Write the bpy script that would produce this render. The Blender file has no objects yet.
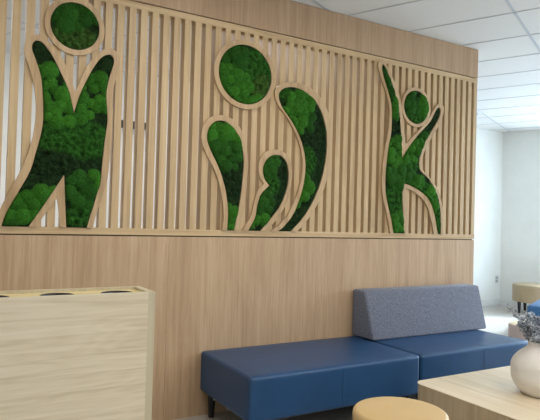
import bpy, bmesh, math, random
import numpy as np
from mathutils import Vector, Matrix, noise

PI = math.pi
col = bpy.context.scene.collection
rnd = random.Random(7)
EYE = 1.38          # eye height, metres
WY = 3.637          # plane of the oak feature wall (y)
CEIL = 3.097
RAIL0, RAIL1 = 1.263, 1.3065    # bottom rail of the slat screen
TOP0, TOP1 = 2.768, 2.812       # top rail
HEAD0 = 2.820                   # underside of the bulkhead
WX1 = 4.392                     # right end of the feature wall
FLOORZ = 0.0

# ------------------------------------------------------------------ helpers
def tag(o, label=None, cat=None, group=None, kind=None):
    if label: o['label'] = label
    if cat: o['category'] = cat
    if group: o['group'] = group
    if kind: o['kind'] = kind
    return o

def thing(name, label, cat, loc=(0, 0, 0), rz=0.0, group=None):
    o = bpy.data.objects.new(name, None)
    o.empty_display_size = 0.1
    col.objects.link(o)
    o.location = loc
    o.rotation_euler = (0, 0, rz)
    return tag(o, label, cat, group)

def link(name, me, mat, parent=None):
    o = bpy.data.objects.new(name, me)
    col.objects.link(o)
    if mat is not None:
        me.materials.append(mat)
    if parent is not None:
        o.parent = parent
    return o

def from_bm(name, bm, mat, parent=None, smooth=False, angle=None):
    bmesh.ops.recalc_face_normals(bm, faces=bm.faces)
    me = bpy.data.meshes.new(name)
    bm.to_mesh(me)
    bm.free()
    if smooth:
        for p in me.polygons:
            p.use_smooth = True
        if angle is not None:
            me.set_sharp_from_angle(angle=math.radians(angle))
    return link(name, me, mat, parent)

def add_box(bm, x0, x1, y0, y1, z0, z1):
    vs = [bm.verts.new((x, y, z)) for x in (x0, x1) for y in (y0, y1) for z in (z0, z1)]
    for f in ((0, 1, 3, 2), (4, 6, 7, 5), (0, 4, 5, 1), (2, 3, 7, 6), (0, 2, 6, 4), (1, 5, 7, 3)):
        bm.faces.new([vs[i] for i in f])
    return vs

def box(name, x0, x1, y0, y1, z0, z1, mat, parent=None, bevel=0.0, seg=2):
    bm = bmesh.new()
    add_box(bm, x0, x1, y0, y1, z0, z1)
    if bevel:
        bmesh.ops.bevel(bm, geom=list(bm.edges), offset=bevel, segments=seg, profile=0.6, affect='EDGES')
    return from_bm(name, bm, mat, parent, smooth=bool(bevel), angle=40)

def prism(name, pts, z0, z1, mat, parent=None, bevel=0.0, seg=2, smooth=True):
    """pts in plan (x, y), extruded z0..z1"""
    bm = bmesh.new()
    lo = [bm.verts.new((x, y, z0)) for x, y in pts]
    hi = [bm.verts.new((x, y, z1)) for x, y in pts]
    n = len(pts)
    bm.faces.new(lo)
    bm.faces.new(hi)
    for i in range(n):
        bm.faces.new((lo[i], lo[(i + 1) % n], hi[(i + 1) % n], hi[i]))
    if bevel:
        es = [e for e in bm.edges if abs(e.verts[0].co.z - e.verts[1].co.z) < 1e-6]
        bmesh.ops.bevel(bm, geom=es, offset=bevel, segments=seg, profile=0.6, affect='EDGES')
    return from_bm(name, bm, mat, parent, smooth, 40)

def wall_prism(name, pts, y0, y1, mat, parent=None, bevel=0.0):
    """pts (x, z) on the wall plane, extruded y0..y1"""
    bm = bmesh.new()
    a = [bm.verts.new((x, y0, z)) for x, z in pts]
    b = [bm.verts.new((x, y1, z)) for x, z in pts]
    n = len(pts)
    fa = bm.faces.new(a)
    bm.faces.new(b)
    for i in range(n):
        bm.faces.new((a[i], a[(i + 1) % n], b[(i + 1) % n], b[i]))
    return from_bm(name, bm, mat, parent, True, 30)

def ring(name, c, r_in, r_out, y0, y1, mat, parent=None, n=96):
    bm = bmesh.new()
    q = []
    for i in range(n):
        a = 2 * PI * i / n
        cs, sn = math.cos(a), math.sin(a)
        q.append([bm.verts.new((c[0] + r * cs, y, c[1] + r * sn)) for r, y in
                  ((r_in, y0), (r_out, y0), (r_out, y1), (r_in, y1))])
    for i in range(n):
        A, B = q[i], q[(i + 1) % n]
        for k in range(4):
            bm.faces.new((A[k], A[(k + 1) % 4], B[(k + 1) % 4], B[k]))
    return from_bm(name, bm, mat, parent, True, 30)

def lathe(name, prof, mat, parent=None, n=64, center=(0, 0), angle=50, cap=True):
    """prof: (r, z) from bottom to top"""
    bm = bmesh.new()
    rows = []
    for r, z in prof:
        rows.append([bm.verts.new((center[0] + r * math.cos(2 * PI * i / n), center[1] + r * math.sin(2 * PI * i / n), z))
                     for i in range(n)])
    for a, b in zip(rows, rows[1:]):
        for i in range(n):
            bm.faces.new((a[i], a[(i + 1) % n], b[(i + 1) % n], b[i]))
    if cap:
        bm.faces.new(rows[0])
        bm.faces.new(rows[-1])
    return from_bm(name, bm, mat, parent, True, angle)

def tube(bm, pts, r0, r1, n=6):
    pts = [Vector(p) for p in pts]
    rows = []
    for i, p in enumerate(pts):
        d = (pts[min(i + 1, len(pts) - 1)] - pts[max(i - 1, 0)]).normalized()
        u = d.cross(Vector((0.31, 0.2, 0.93)))
        if u.length < 1e-4:
            u = d.cross(Vector((1, 0, 0)))
        u.normalize()
        v = d.cross(u)
        r = r0 + (r1 - r0) * i / (len(pts) - 1)
        rows.append([bm.verts.new(p + (u * math.cos(2 * PI * k / n) + v * math.sin(2 * PI * k / n)) * r) for k in range(n)])
    for a, b in zip(rows, rows[1:]):
        for k in range(n):
            bm.faces.new((a[k], a[(k + 1) % n], b[(k + 1) % n], b[k]))
    bm.faces.new(rows[0])
    bm.faces.new(rows[-1])

# ------------------------------------------------------------------ materials
def s2l(c):
    return tuple(((v / 255) / 12.92 if v / 255 <= 0.04045 else ((v / 255 + 0.055) / 1.055) ** 2.4) for v in c) + (1,)

class NT:
    def __init__(self, name):
        self.m = bpy.data.materials.new(name)
        self.m.use_nodes = True
        self.t = self.m.node_tree
        self.n = self.t.nodes
        self.b = self.n['Principled BSDF']
    def new(self, typ, **kw):
        nd = self.n.new(typ)
        for k, v in kw.items():
            setattr(nd, k, v)
        return nd
    def l(self, a, b):
        self.t.links.new(a, b)
    def math(self, op, a, b=None, c=None):
        nd = self.new('ShaderNodeMath', operation=op)
        for i, v in enumerate((a, b, c)):
            if v is None: continue
            if isinstance(v, (int, float)): nd.inputs[i].default_value = v
            else: self.l(v, nd.inputs[i])
        return nd.outputs[0]
    def mix(self, f, a, b, blend='MIX'):
        nd = self.new('ShaderNodeMix', data_type='RGBA', blend_type=blend)
        for i, v in ((0, f), (6, a), (7, b)):
            if isinstance(v, (int, float)): nd.inputs[i].default_value = v
            elif isinstance(v, tuple): nd.inputs[i].default_value = v
            else: self.l(v, nd.inputs[i])
        return nd.outputs[2]
    def bump(self, h, strength=0.2, dist=0.01):
        nd = self.new('ShaderNodeBump')
        nd.inputs['Strength'].default_value = strength
        nd.inputs['Distance'].default_value = dist
        self.l(h, nd.inputs['Height'])
        self.l(nd.outputs[0], self.b.inputs['Normal'])

def plain(name, c, rough=0.5, metal=0.0, spec=0.5, coat=0.0):
    k = NT(name)
    k.b.inputs['Base Color'].default_value = s2l(c)
    k.b.inputs['Roughness'].default_value = rough
    k.b.inputs['Metallic'].default_value = metal
    k.b.inputs['Specular IOR Level'].default_value = spec
    k.b.inputs['Coat Weight'].default_value = coat
    return k.m

def wood(name, dark, mid, light, axis='z', rough=0.42, fine=1.0, spec=0.35, seed=0.0, cathedral=0.5):
    """oak veneer, grain running along the given axis in world space"""
    k = NT(name)
    g = k.new('ShaderNodeNewGeometry')
    mp = k.new('ShaderNodeMapping')
    mp.inputs['Location'].default_value = (seed, seed * 1.7, seed * 2.3)
    long_, across = 1.1 * fine, 34.0 * fine
    sc = {'z': (across, across, long_), 'x': (long_, across, across), 'y': (across, long_, across)}[axis]
    mp.inputs['Scale'].default_value = sc
    k.l(g.outputs['Position'], mp.inputs['Vector'])
    n1 = k.new('ShaderNodeTexNoise'); n1.inputs['Scale'].default_value = 1.0
    n1.inputs['Detail'].default_value = 6; n1.inputs['Roughness'].default_value = 0.6
    n1.inputs['Distortion'].default_value = 0.6
    k.l(mp.outputs[0], n1.inputs['Vector'])
    mp2 = k.new('ShaderNodeMapping')
    sc2 = tuple(v * (0.16 if v > 5 else 0.55) for v in sc)
    mp2.inputs['Scale'].default_value = sc2
    mp2.inputs['Location'].default_value = (seed + 3, seed, seed)
    k.l(g.outputs['Position'], mp2.inputs['Vector'])
    n2 = k.new('ShaderNodeTexNoise'); n2.inputs['Scale'].default_value = 1.0
    n2.inputs['Detail'].default_value = 2
    k.l(mp2.outputs[0], n2.inputs['Vector'])
    # arched figure: contour lines of the broad noise
    rings = k.math('FRACT', k.math('MULTIPLY', n2.outputs[0], 14.0))
    rings = k.math('PINGPONG', rings, 0.5)
    fac = k.math('ADD', k.math('MULTIPLY', n1.outputs[0], 0.95), k.math('MULTIPLY', rings, 0.30 * cathedral))
    fac = k.math('ADD', fac, k.math('MULTIPLY', k.math('SUBTRACT', n2.outputs[0], 0.5), 0.5))
    r = k.new('ShaderNodeValToRGB')
    e = r.color_ramp.elements
    e[0].position = 0.30; e[0].color = s2l(dark)
    e[1].position = 0.78; e[1].color = s2l(light)
    m = e.new(0.54); m.color = s2l(mid)
    k.l(fac, r.inputs[0])
    k.l(r.outputs[0], k.b.inputs['Base Color'])
    k.b.inputs['Roughness'].default_value = rough
    k.b.inputs['Specular IOR Level'].default_value = spec
    k.bump(n1.outputs[0], 0.06, 0.002)
    return k.m

def noisy(name, c0, c1, scale, rough=0.6, bump=0.1, detail=3, dist=0.002, spec=0.4, sheen=0.0):
    k = NT(name)
    g = k.new('ShaderNodeNewGeometry')
    n = k.new('ShaderNodeTexNoise'); n.inputs['Scale'].default_value = scale; n.inputs['Detail'].default_value = detail
    k.l(g.outputs['Position'], n.inputs['Vector'])
    r = k.new('ShaderNodeValToRGB')
    r.color_ramp.elements[0].position = 0.35; r.color_ramp.elements[0].color = s2l(c0)
    r.color_ramp.elements[1].position = 0.65; r.color_ramp.elements[1].color = s2l(c1)
    k.l(n.outputs[0], r.inputs[0]); k.l(r.outputs[0], k.b.inputs['Base Color'])
    k.b.inputs['Roughness'].default_value = rough
    k.b.inputs['Specular IOR Level'].default_value = spec
    k.b.inputs['Sheen Weight'].default_value = sheen
    if bump: k.bump(n.outputs[0], bump, dist)
    return k.m

def moss_mat():
    k = NT('preserved_moss')
    a = k.new('ShaderNodeAttribute'); a.attribute_name = 'tone'
    g = k.new('ShaderNodeNewGeometry')
    n = k.new('ShaderNodeTexNoise'); n.inputs['Scale'].default_value = 110; n.inputs['Detail'].default_value = 6
    n.inputs['Roughness'].default_value = 0.75
    k.l(g.outputs['Position'], n.inputs['Vector'])
    v = k.new('ShaderNodeMapRange'); v.inputs[1].default_value = 0.3; v.inputs[2].default_value = 0.7
    v.inputs[3].default_value = 0.3; v.inputs[4].default_value = 1.6
    k.l(n.outputs[0], v.inputs[0])
    vm = k.new('ShaderNodeVectorMath', operation='SCALE')
    k.l(a.outputs['Color'], vm.inputs[0]); k.l(v.outputs[0], vm.inputs['Scale'])
    k.l(vm.outputs[0], k.b.inputs['Base Color'])
    k.b.inputs['Roughness'].default_value = 0.95
    k.b.inputs['Specular IOR Level'].default_value = 0.1
    k.bump(n.outputs[0], 0.8, 0.006)
    return k.m

M = {}
M['panel'] = wood('oak_wall_panel', (176, 146, 115), (192, 162, 130), (202, 174, 144), 'z', seed=1.0, fine=1.6, cathedral=0.35)
M['header'] = wood('oak_bulkhead', (170, 140, 110), (184, 154, 124), (194, 166, 137), 'z', seed=4.0, fine=1.6, cathedral=0.35)
M['slat'] = wood('oak_slat', (180, 152, 114), (200, 172, 132), (213, 188, 148), 'z', seed=2.0, cathedral=0.3)
M['rail'] = wood('oak_rail', (182, 152, 114), (202, 174, 134), (216, 190, 150), 'x', seed=3.0, cathedral=0.3)
M['frame'] = wood('oak_cut_frame', (172, 142, 106), (194, 164, 126), (206, 178, 140), 'z', seed=5.0, cathedral=0.4)
M['ash_h'] = wood('pale_ash_horizontal', (200, 184, 156), (219, 205, 179), (229, 218, 196), 'x', seed=6.0, fine=1.5, cathedral=0.6)
M['ash_edge'] = wood('pale_ash_edge', (190, 177, 148), (202, 190, 162), (212, 202, 176), 'z', seed=7.0, cathedral=0.2)
M['tray'] = wood('pale_yellow_tray', (214, 196, 142), (226, 208, 156), (234, 218, 168), 'x', seed=7.5, cathedral=0.2)
M['table_top'] = wood('table_top_oak', (206, 186, 156), (222, 207, 180), (232, 220, 198), 'y', seed=8.0, fine=0.9, cathedral=0.5)
M['table_side'] = wood('table_side_oak', (176, 158, 130), (194, 177, 150), (206, 192, 166), 'z', seed=9.0, cathedral=0.2)
M['wall'] = noisy('white_wall_paint', (226, 226, 220), (230, 230, 225), 3, 0.7, 0.02)
M['white_trim'] = plain('white_baseboard', (222, 222, 218), 0.5)
M['reveal'] = plain('dark_reveal', (70, 52, 40), 0.8)
M['core'] = plain('screen_core', (150, 125, 98), 0.7)
M['blue'] = noisy('navy_blue_vinyl', (28, 68, 108), (32, 73, 115), 6, 0.38, 0.05, dist=0.004, spec=0.45)
M['blue2'] = noisy('bright_blue_vinyl', (52, 98, 142), (56, 104, 150), 6, 0.4, 0.05)
M['seam'] = plain('blue_seam_thread', (26, 50, 88), 0.6)
M['grey'] = noisy('heather_grey_fabric', (82, 87, 102), (136, 140, 155), 200, 0.95, 0.35, detail=2, spec=0.15, sheen=0.2)
M['black'] = plain('black_painted_leg', (16, 16, 18), 0.35)
M['steel'] = plain('steel_fixing', (200, 200, 200), 0.25, 1.0)
M['mustard'] = noisy('mustard_vinyl', (206, 176, 126), (210, 181, 132), 5, 0.5, 0.04)
M['tan'] = noisy('tan_vinyl', (158, 138, 108), (164, 144, 114), 5, 0.5, 0.04)
M['pink_side'] = noisy('dusty_pink_fabric', (196, 180, 176), (208, 192, 188), 90, 0.8, 0.1)
M['cream'] = noisy('peach_cream_vinyl', (244, 228, 190), (247, 233, 200), 5, 0.5, 0.04)
M['insert'] = plain('black_plastic_insert', (14, 15, 18), 0.4)
M['vase'] = noisy('matt_ceramic', (224, 219, 213), (232, 228, 223), 9, 0.6, 0.05, detail=5)
M['plate'] = plain('grey_outlet_plate', (200, 202, 202), 0.4)
M['socket'] = plain('outlet_socket', (150, 152, 154), 0.4)
M['device'] = plain('black_plastic_case', (12, 12, 14), 0.4)
M['grille'] = plain('grey_grille', (120, 126, 134), 0.5)
M['stem'] = plain('dry_stem', (92, 84, 80), 0.8)
M['leaf'] = noisy('dusty_blue_leaf', (112, 120, 132), (204, 210, 220), 60, 0.85, 0.0)
M['moss'] = moss_mat()

# ceiling tile / floor
def tile_ceiling():
    k = NT('mineral_ceiling_tile')
    g = k.new('ShaderNodeNewGeometry')
    n = k.new('ShaderNodeTexNoise'); n.inputs['Scale'].default_value = 120; n.inputs['Detail'].default_value = 3
    k.l(g.outputs['Position'], n.inputs['Vector'])
    k.l(k.mix(n.outputs[0], s2l((214, 212, 208)), s2l((226, 224, 221))), k.b.inputs['Base Color'])
    k.b.inputs['Roughness'].default_value = 0.9
    k.bump(n.outputs[0], 0.15, 0.002)
    return k.m
M['ceiling'] = tile_ceiling()
M['tbar'] = plain('ceiling_grid_metal', (186, 188, 192), 0.5)
def floor_mat():
    k = NT('pale_vinyl_floor')
    g = k.new('ShaderNodeNewGeometry')
    n = k.new('ShaderNodeTexNoise'); n.inputs['Scale'].default_value = 2.2; n.inputs['Detail'].default_value = 6
    k.l(g.outputs['Position'], n.inputs['Vector'])
    k.l(k.mix(n.outputs[0], s2l((176, 168, 158)), s2l((196, 190, 182))), k.b.inputs['Base Color'])
    k.b.inputs['Roughness'].default_value = 0.28
    k.b.inputs['Specular IOR Level'].default_value = 0.5
    return k.m
M['floor'] = floor_mat()

# ------------------------------------------------------------------ figure outlines on the wall plane (x, z in mm)
A_out_left = [(241,1306),(246,1327),(252,1347),(257,1368),(263,1388),(269,1407),(278,1429),(287,1451),(297,1471),(307,1492),(316,1512),(325,1531),(334,1552),(344,1575),(351,1593),(359,1612),(367,1633),(375,1654),(383,1674),(390,1694),(398,1717),(405,1739),(412,1761),(418,1783),(423,1806),(428,1830),(432,1854),(436,1878),(439,1902),(441,1924),(443,1949),(444,1972),(444,1995),(444,2016),(443,2036),(442,2055),(440,2074),(438,2094),(435,2117),(431,2142),(426,2166),(421,2189),(416,2210),(410,2229),(404,2247),(398,2265),(390,2288),(381,2309),(374,2328),(368,2349),(365,2369),(367,2396),(373,2422),(384,2440),(397,2454),(413,2464),(429,2470),(461,2469),(480,2460),(500,2446),(514,2434),(527,2420),(542,2404),(554,2390),(566,2376),(579,2359),(591,2341),(600,2324),(610,2306),(619,2286),(628,2266),(636,2247),(645,2224),(653,2200),(661,2177),(669,2154),(676,2175),(684,2197),(691,2218),(698,2239),(705,2258),(713,2279),(721,2298),(728,2316),(737,2333),(747,2350),(757,2367),(768,2383),(780,2398),(796,2417),(813,2434),(830,2448),(849,2459),(869,2467),(886,2469),(907,2460),(923,2441),(932,2426),(938,2408),(941,2387),(939,2368),(935,2347),(930,2326),(925,2305),(919,2280),(913,2257),(908,2231),(905,2210),(903,2188),(902,2164),(901,2138),(901,2118),(902,2096),(903,2073),(904,2050),(904,2028),(905,2008),(905,1984),(906,1964),(906,1943),(905,1917),(904,1898),(903,1878),(902,1855),(900,1832),(899,1809),(897,1787),(896,1766),(895,1743),(893,1719),(892,1697),(891,1675),(889,1655),(887,1636),(883,1612),(878,1591),(872,1571),(867,1551),(861,1529),(856,1508),(850,1486),(844,1466),(837,1442),(830,1419),(823,1395),(818,1374),(813,1352),(808,1329),(803,1306)]
A_in_left = [(279,1306),(284,1329),(290,1352),(297,1375),(304,1393),(313,1412),(322,1431),(332,1452),(341,1470),(351,1489),(361,1509),(371,1529),(381,1549),(390,1568),(400,1587),(409,1606),(417,1626),(425,1646),(431,1667),(437,1689),(442,1712),(446,1733),(451,1754),(457,1778),(462,1801),(467,1823),(471,1844),(476,1869),(480,1892),(483,1916),(485,1935),(486,1954),(486,1974),(486,1996),(485,2015),(485,2036),(483,2057),(482,2079),(480,2100),(478,2121),(476,2143),(474,2164),(471,2185),(468,2203),(463,2228),(457,2249),(450,2270),(442,2292),(434,2313),(427,2331),(419,2350),(413,2365),(409,2381),(408,2398),(414,2418),(426,2434),(444,2437),(463,2432),(480,2418),(496,2398),(511,2381),(529,2355),(538,2339),(549,2319),(560,2298),(571,2277),(582,2256),(592,2237),(602,2218),(612,2198),(621,2178),(630,2156),(637,2136),(643,2114),(648,2092),(654,2069),(659,2046),(665,2024),(670,2045),(675,2066),(680,2087),(686,2108),(692,2129),(699,2150),(706,2170),(714,2191),(723,2212),(732,2234),(741,2254),(750,2275),(760,2296),(770,2317),(780,2336),(789,2352),(805,2377),(819,2396),(834,2410),(858,2424),(879,2427),(894,2416),(903,2397),(903,2381),(899,2363),(894,2342),(889,2324),(884,2305),(878,2285),(873,2265),(869,2245),(866,2224),(863,2204),(861,2185),(860,2163),(861,2143),(863,2120),(865,2097),(868,2072),(871,2047),(873,2024),(873,2000),(873,1980),(871,1959),(868,1935),(865,1910),(862,1883),(860,1861),(858,1837),(857,1813),(855,1789),(853,1765),(851,1741),(850,1716),(848,1691),(847,1670),(846,1648),(845,1627),(843,1606),(841,1588),(836,1564),(829,1543),(823,1523),(818,1502),(813,1480),(807,1458),(801,1435),(794,1412),(787,1387),(782,1368),(777,1347),(773,1327),(768,1306)]
A_notch_out = [(427,1306),(438,1325),(449,1342),(460,1359),(470,1377),(482,1395),(494,1415),(507,1437),(517,1454),(527,1471),(538,1490),(549,1509),(561,1529),(573,1549),(584,1569),(596,1590),(608,1610),(619,1629),(621,1606),(622,1584),(624,1561),(625,1538),(627,1514),(629,1488),(630,1467),(632,1445),(634,1423),(635,1400),(637,1376),(639,1353),(640,1329),(642,1306)]
A_notch_in = [(471,1306),(483,1327),(495,1348),(507,1368),(519,1388),(530,1407),(543,1428),(556,1447),(568,1465),(581,1484),(587,1462),(593,1431),(595,1414),(597,1395),(599,1373),(601,1351),(603,1328),(605,1306)]
B_tear_out = [(1711,1306),(1712,1326),(1714,1346),(1716,1365),(1718,1385),(1718,1406),(1717,1429),(1715,1448),(1713,1468),(1710,1489),(1707,1510),(1703,1532),(1699,1554),(1694,1574),(1689,1594),(1683,1615),(1676,1636),(1669,1657),(1661,1677),(1653,1696),(1644,1715),(1635,1734),(1625,1753),(1614,1771),(1602,1790),(1591,1808),(1580,1825),(1570,1841),(1561,1857),(1549,1882),(1540,1904),(1533,1925),(1529,1946),(1527,1968),(1528,1990),(1531,2012),(1537,2032),(1545,2051),(1556,2069),(1569,2085),(1584,2099),(1601,2110),(1619,2119),(1639,2125),(1660,2129),(1683,2130),(1707,2129),(1731,2125),(1754,2117),(1775,2106),(1794,2091),(1813,2073),(1829,2054),(1841,2038),(1852,2020),(1862,2002),(1870,1982),(1878,1960),(1884,1941),(1889,1920),(1893,1899),(1896,1877),(1899,1854),(1901,1830),(1902,1809),(1903,1788),(1903,1766),(1902,1744),(1901,1722),(1900,1698),(1899,1675),(1898,1654),(1897,1633),(1896,1611),(1894,1589),(1892,1567),(1890,1545),(1888,1522),(1885,1499),(1882,1478),(1878,1457),(1875,1436),(1871,1415),(1866,1393),(1862,1371),(1857,1350),(1853,1328),(1849,1306)]
B_tear_in = [(1748,1306),(1749,1327),(1749,1348),(1750,1368),(1751,1389),(1752,1410),(1751,1431),(1750,1452),(1748,1474),(1745,1497),(1741,1520),(1737,1543),(1733,1566),(1728,1588),(1722,1610),(1716,1631),(1709,1651),(1702,1671),(1695,1690),(1687,1709),(1679,1728),(1670,1747),(1659,1769),(1647,1791),(1634,1813),(1621,1833),(1610,1853),(1600,1871),(1589,1894),(1580,1914),(1574,1932),(1570,1951),(1569,1977),(1573,2003),(1581,2027),(1591,2043),(1604,2059),(1619,2072),(1635,2082),(1657,2090),(1681,2093),(1706,2090),(1726,2083),(1746,2072),(1767,2058),(1785,2042),(1798,2028),(1810,2012),(1821,1995),(1831,1977),(1840,1956),(1847,1937),(1853,1917),(1858,1896),(1862,1873),(1866,1850),(1868,1827),(1869,1807),(1869,1786),(1869,1766),(1868,1744),(1866,1723),(1865,1700),(1863,1677),(1861,1656),(1860,1635),(1858,1613),(1856,1591),(1853,1568),(1851,1545),(1847,1522),(1844,1499),(1840,1478),(1837,1457),(1832,1436),(1828,1414),(1823,1393),(1818,1371),(1813,1350),(1809,1328),(1804,1306)]
B_child_out = [(1874,1306),(1886,1324),(1898,1342),(1910,1360),(1922,1378),(1932,1396),(1941,1414),(1949,1437),(1954,1461),(1958,1484),(1962,1507),(1967,1527),(1973,1549),(1979,1569),(1986,1586),(1994,1603),(2009,1623),(2026,1640),(2044,1658),(2030,1676),(2015,1694),(2004,1715),(1999,1733),(1995,1753),(1994,1773),(1995,1793),(1998,1813),(2004,1834),(2012,1854),(2023,1871),(2038,1886),(2055,1900),(2075,1911),(2096,1919),(2119,1923),(2144,1925),(2170,1923),(2192,1918),(2212,1910),(2230,1898),(2246,1883),(2259,1866),(2268,1850),(2275,1832),(2281,1813),(2285,1792),(2288,1769),(2289,1748),(2289,1726),(2287,1702),(2285,1678),(2281,1654),(2277,1630),(2272,1610),(2267,1590),(2261,1569),(2254,1549),(2247,1529),(2239,1510),(2230,1492),(2218,1472),(2205,1452),(2191,1433),(2177,1415),(2163,1398),(2149,1382),(2133,1365),(2118,1349),(2103,1335),(2088,1321),(2073,1306)]
B_child_in = [(1920,1306),(1931,1325),(1942,1344),(1954,1363),(1964,1381),(1972,1400),(1979,1423),(1983,1447),(1986,1470),(1990,1492),(1995,1513),(2000,1534),(2006,1554),(2016,1574),(2027,1589),(2041,1605),(2057,1619),(2073,1634),(2088,1649),(2074,1662),(2060,1676),(2048,1692),(2039,1713),(2032,1738),(2029,1762),(2032,1786),(2040,1810),(2051,1831),(2067,1850),(2086,1865),(2107,1877),(2131,1884),(2156,1886),(2180,1883),(2202,1873),(2222,1856),(2238,1835),(2247,1816),(2253,1793),(2257,1769),(2259,1744),(2259,1724),(2259,1704),(2257,1683),(2253,1662),(2248,1639),(2242,1619),(2235,1597),(2227,1575),(2218,1553),(2208,1531),(2198,1511),(2187,1492),(2175,1475),(2162,1458),(2148,1441),(2134,1425),(2120,1408),(2105,1391),(2090,1374),(2074,1357),(2057,1340),(2041,1323),(2025,1306)]
B_cres_out = [(2120,1306),(2137,1318),(2153,1329),(2170,1341),(2187,1354),(2203,1368),(2216,1381),(2229,1394),(2242,1408),(2255,1424),(2268,1442),(2281,1463),(2290,1480),(2299,1498),(2309,1518),(2318,1540),(2327,1561),(2336,1583),(2344,1605),(2352,1626),(2358,1645),(2365,1669),(2371,1691),(2376,1713),(2381,1735),(2384,1756),(2386,1777),(2387,1798),(2387,1822),(2385,1846),(2383,1869),(2378,1892),(2373,1914),(2367,1937),(2361,1956),(2354,1976),(2345,1995),(2337,2014),(2327,2033),(2317,2052),(2307,2070),(2296,2089),(2284,2107),(2271,2126),(2258,2145),(2245,2162),(2232,2178),(2221,2192),(2203,2211),(2185,2226),(2170,2239),(2156,2253),(2141,2275),(2129,2298),(2121,2321),(2117,2343),(2116,2365),(2123,2386),(2133,2400),(2148,2414),(2166,2426),(2186,2437),(2205,2444),(2226,2450),(2248,2456),(2272,2459),(2295,2461),(2318,2461),(2343,2460),(2367,2457),(2391,2452),(2414,2446),(2436,2438),(2458,2429),(2480,2419),(2500,2407),(2519,2393),(2537,2378),(2553,2360),(2568,2342),(2582,2323),(2595,2303),(2606,2283),(2616,2262),(2624,2241),(2631,2219),(2638,2196),(2643,2177),(2648,2158),(2651,2138),(2655,2118),(2657,2097),(2659,2074),(2660,2053),(2661,2032),(2661,2010),(2661,1987),(2660,1963),(2658,1938),(2655,1912),(2653,1893),(2650,1873),(2647,1853),(2643,1832),(2639,1811),(2635,1789),(2630,1768),(2625,1747),(2620,1727),(2614,1707),(2607,1685),(2599,1664),(2590,1642),(2581,1621),(2571,1600),(2562,1580),(2552,1560),(2542,1542),(2532,1524),(2519,1503),(2507,1483),(2494,1464),(2480,1446),(2467,1429),(2454,1413),(2441,1397),(2426,1380),(2411,1364),(2396,1349),(2380,1335),(2365,1321),(2350,1306)]
B_cres_in = [(2178,1306),(2193,1317),(2208,1327),(2223,1339),(2239,1354),(2253,1369),(2268,1385),(2284,1403),(2299,1424),(2314,1448),(2323,1465),(2332,1485),(2342,1506),(2351,1528),(2360,1550),(2368,1572),(2375,1594),(2382,1615),(2388,1638),(2394,1660),(2399,1683),(2403,1705),(2406,1727),(2408,1748),(2410,1769),(2411,1793),(2411,1816),(2410,1839),(2408,1861),(2404,1883),(2400,1906),(2395,1926),(2389,1946),(2382,1966),(2375,1986),(2367,2006),(2358,2025),(2349,2043),(2338,2064),(2325,2084),(2312,2103),(2298,2121),(2285,2139),(2272,2155),(2257,2172),(2242,2187),(2228,2201),(2214,2214),(2202,2228),(2188,2246),(2176,2263),(2166,2280),(2158,2296),(2152,2317),(2150,2338),(2153,2356),(2163,2372),(2178,2387),(2196,2399),(2217,2408),(2241,2415),(2268,2419),(2289,2420),(2312,2419),(2336,2416),(2361,2410),(2382,2403),(2404,2394),(2426,2383),(2448,2371),(2467,2358),(2485,2344),(2501,2328),(2516,2311),(2530,2293),(2543,2275),(2555,2256),(2565,2236),(2574,2215),(2583,2193),(2590,2172),(2596,2151),(2601,2130),(2606,2109),(2609,2086),(2611,2061),(2612,2042),(2613,2021),(2613,2000),(2613,1978),(2612,1955),(2611,1932),(2608,1908),(2605,1889),(2603,1868),(2599,1848),(2595,1826),(2591,1805),(2586,1783),(2581,1762),(2575,1741),(2569,1720),(2562,1699),(2554,1679),(2546,1658),(2538,1638),(2528,1617),(2519,1597),(2509,1578),(2500,1559),(2490,1541),(2479,1522),(2467,1503),(2455,1485),(2443,1467),(2431,1451),(2419,1434),(2406,1419),(2394,1404),(2378,1385),(2361,1369),(2345,1353),(2328,1338),(2312,1322),(2295,1306)]
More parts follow.
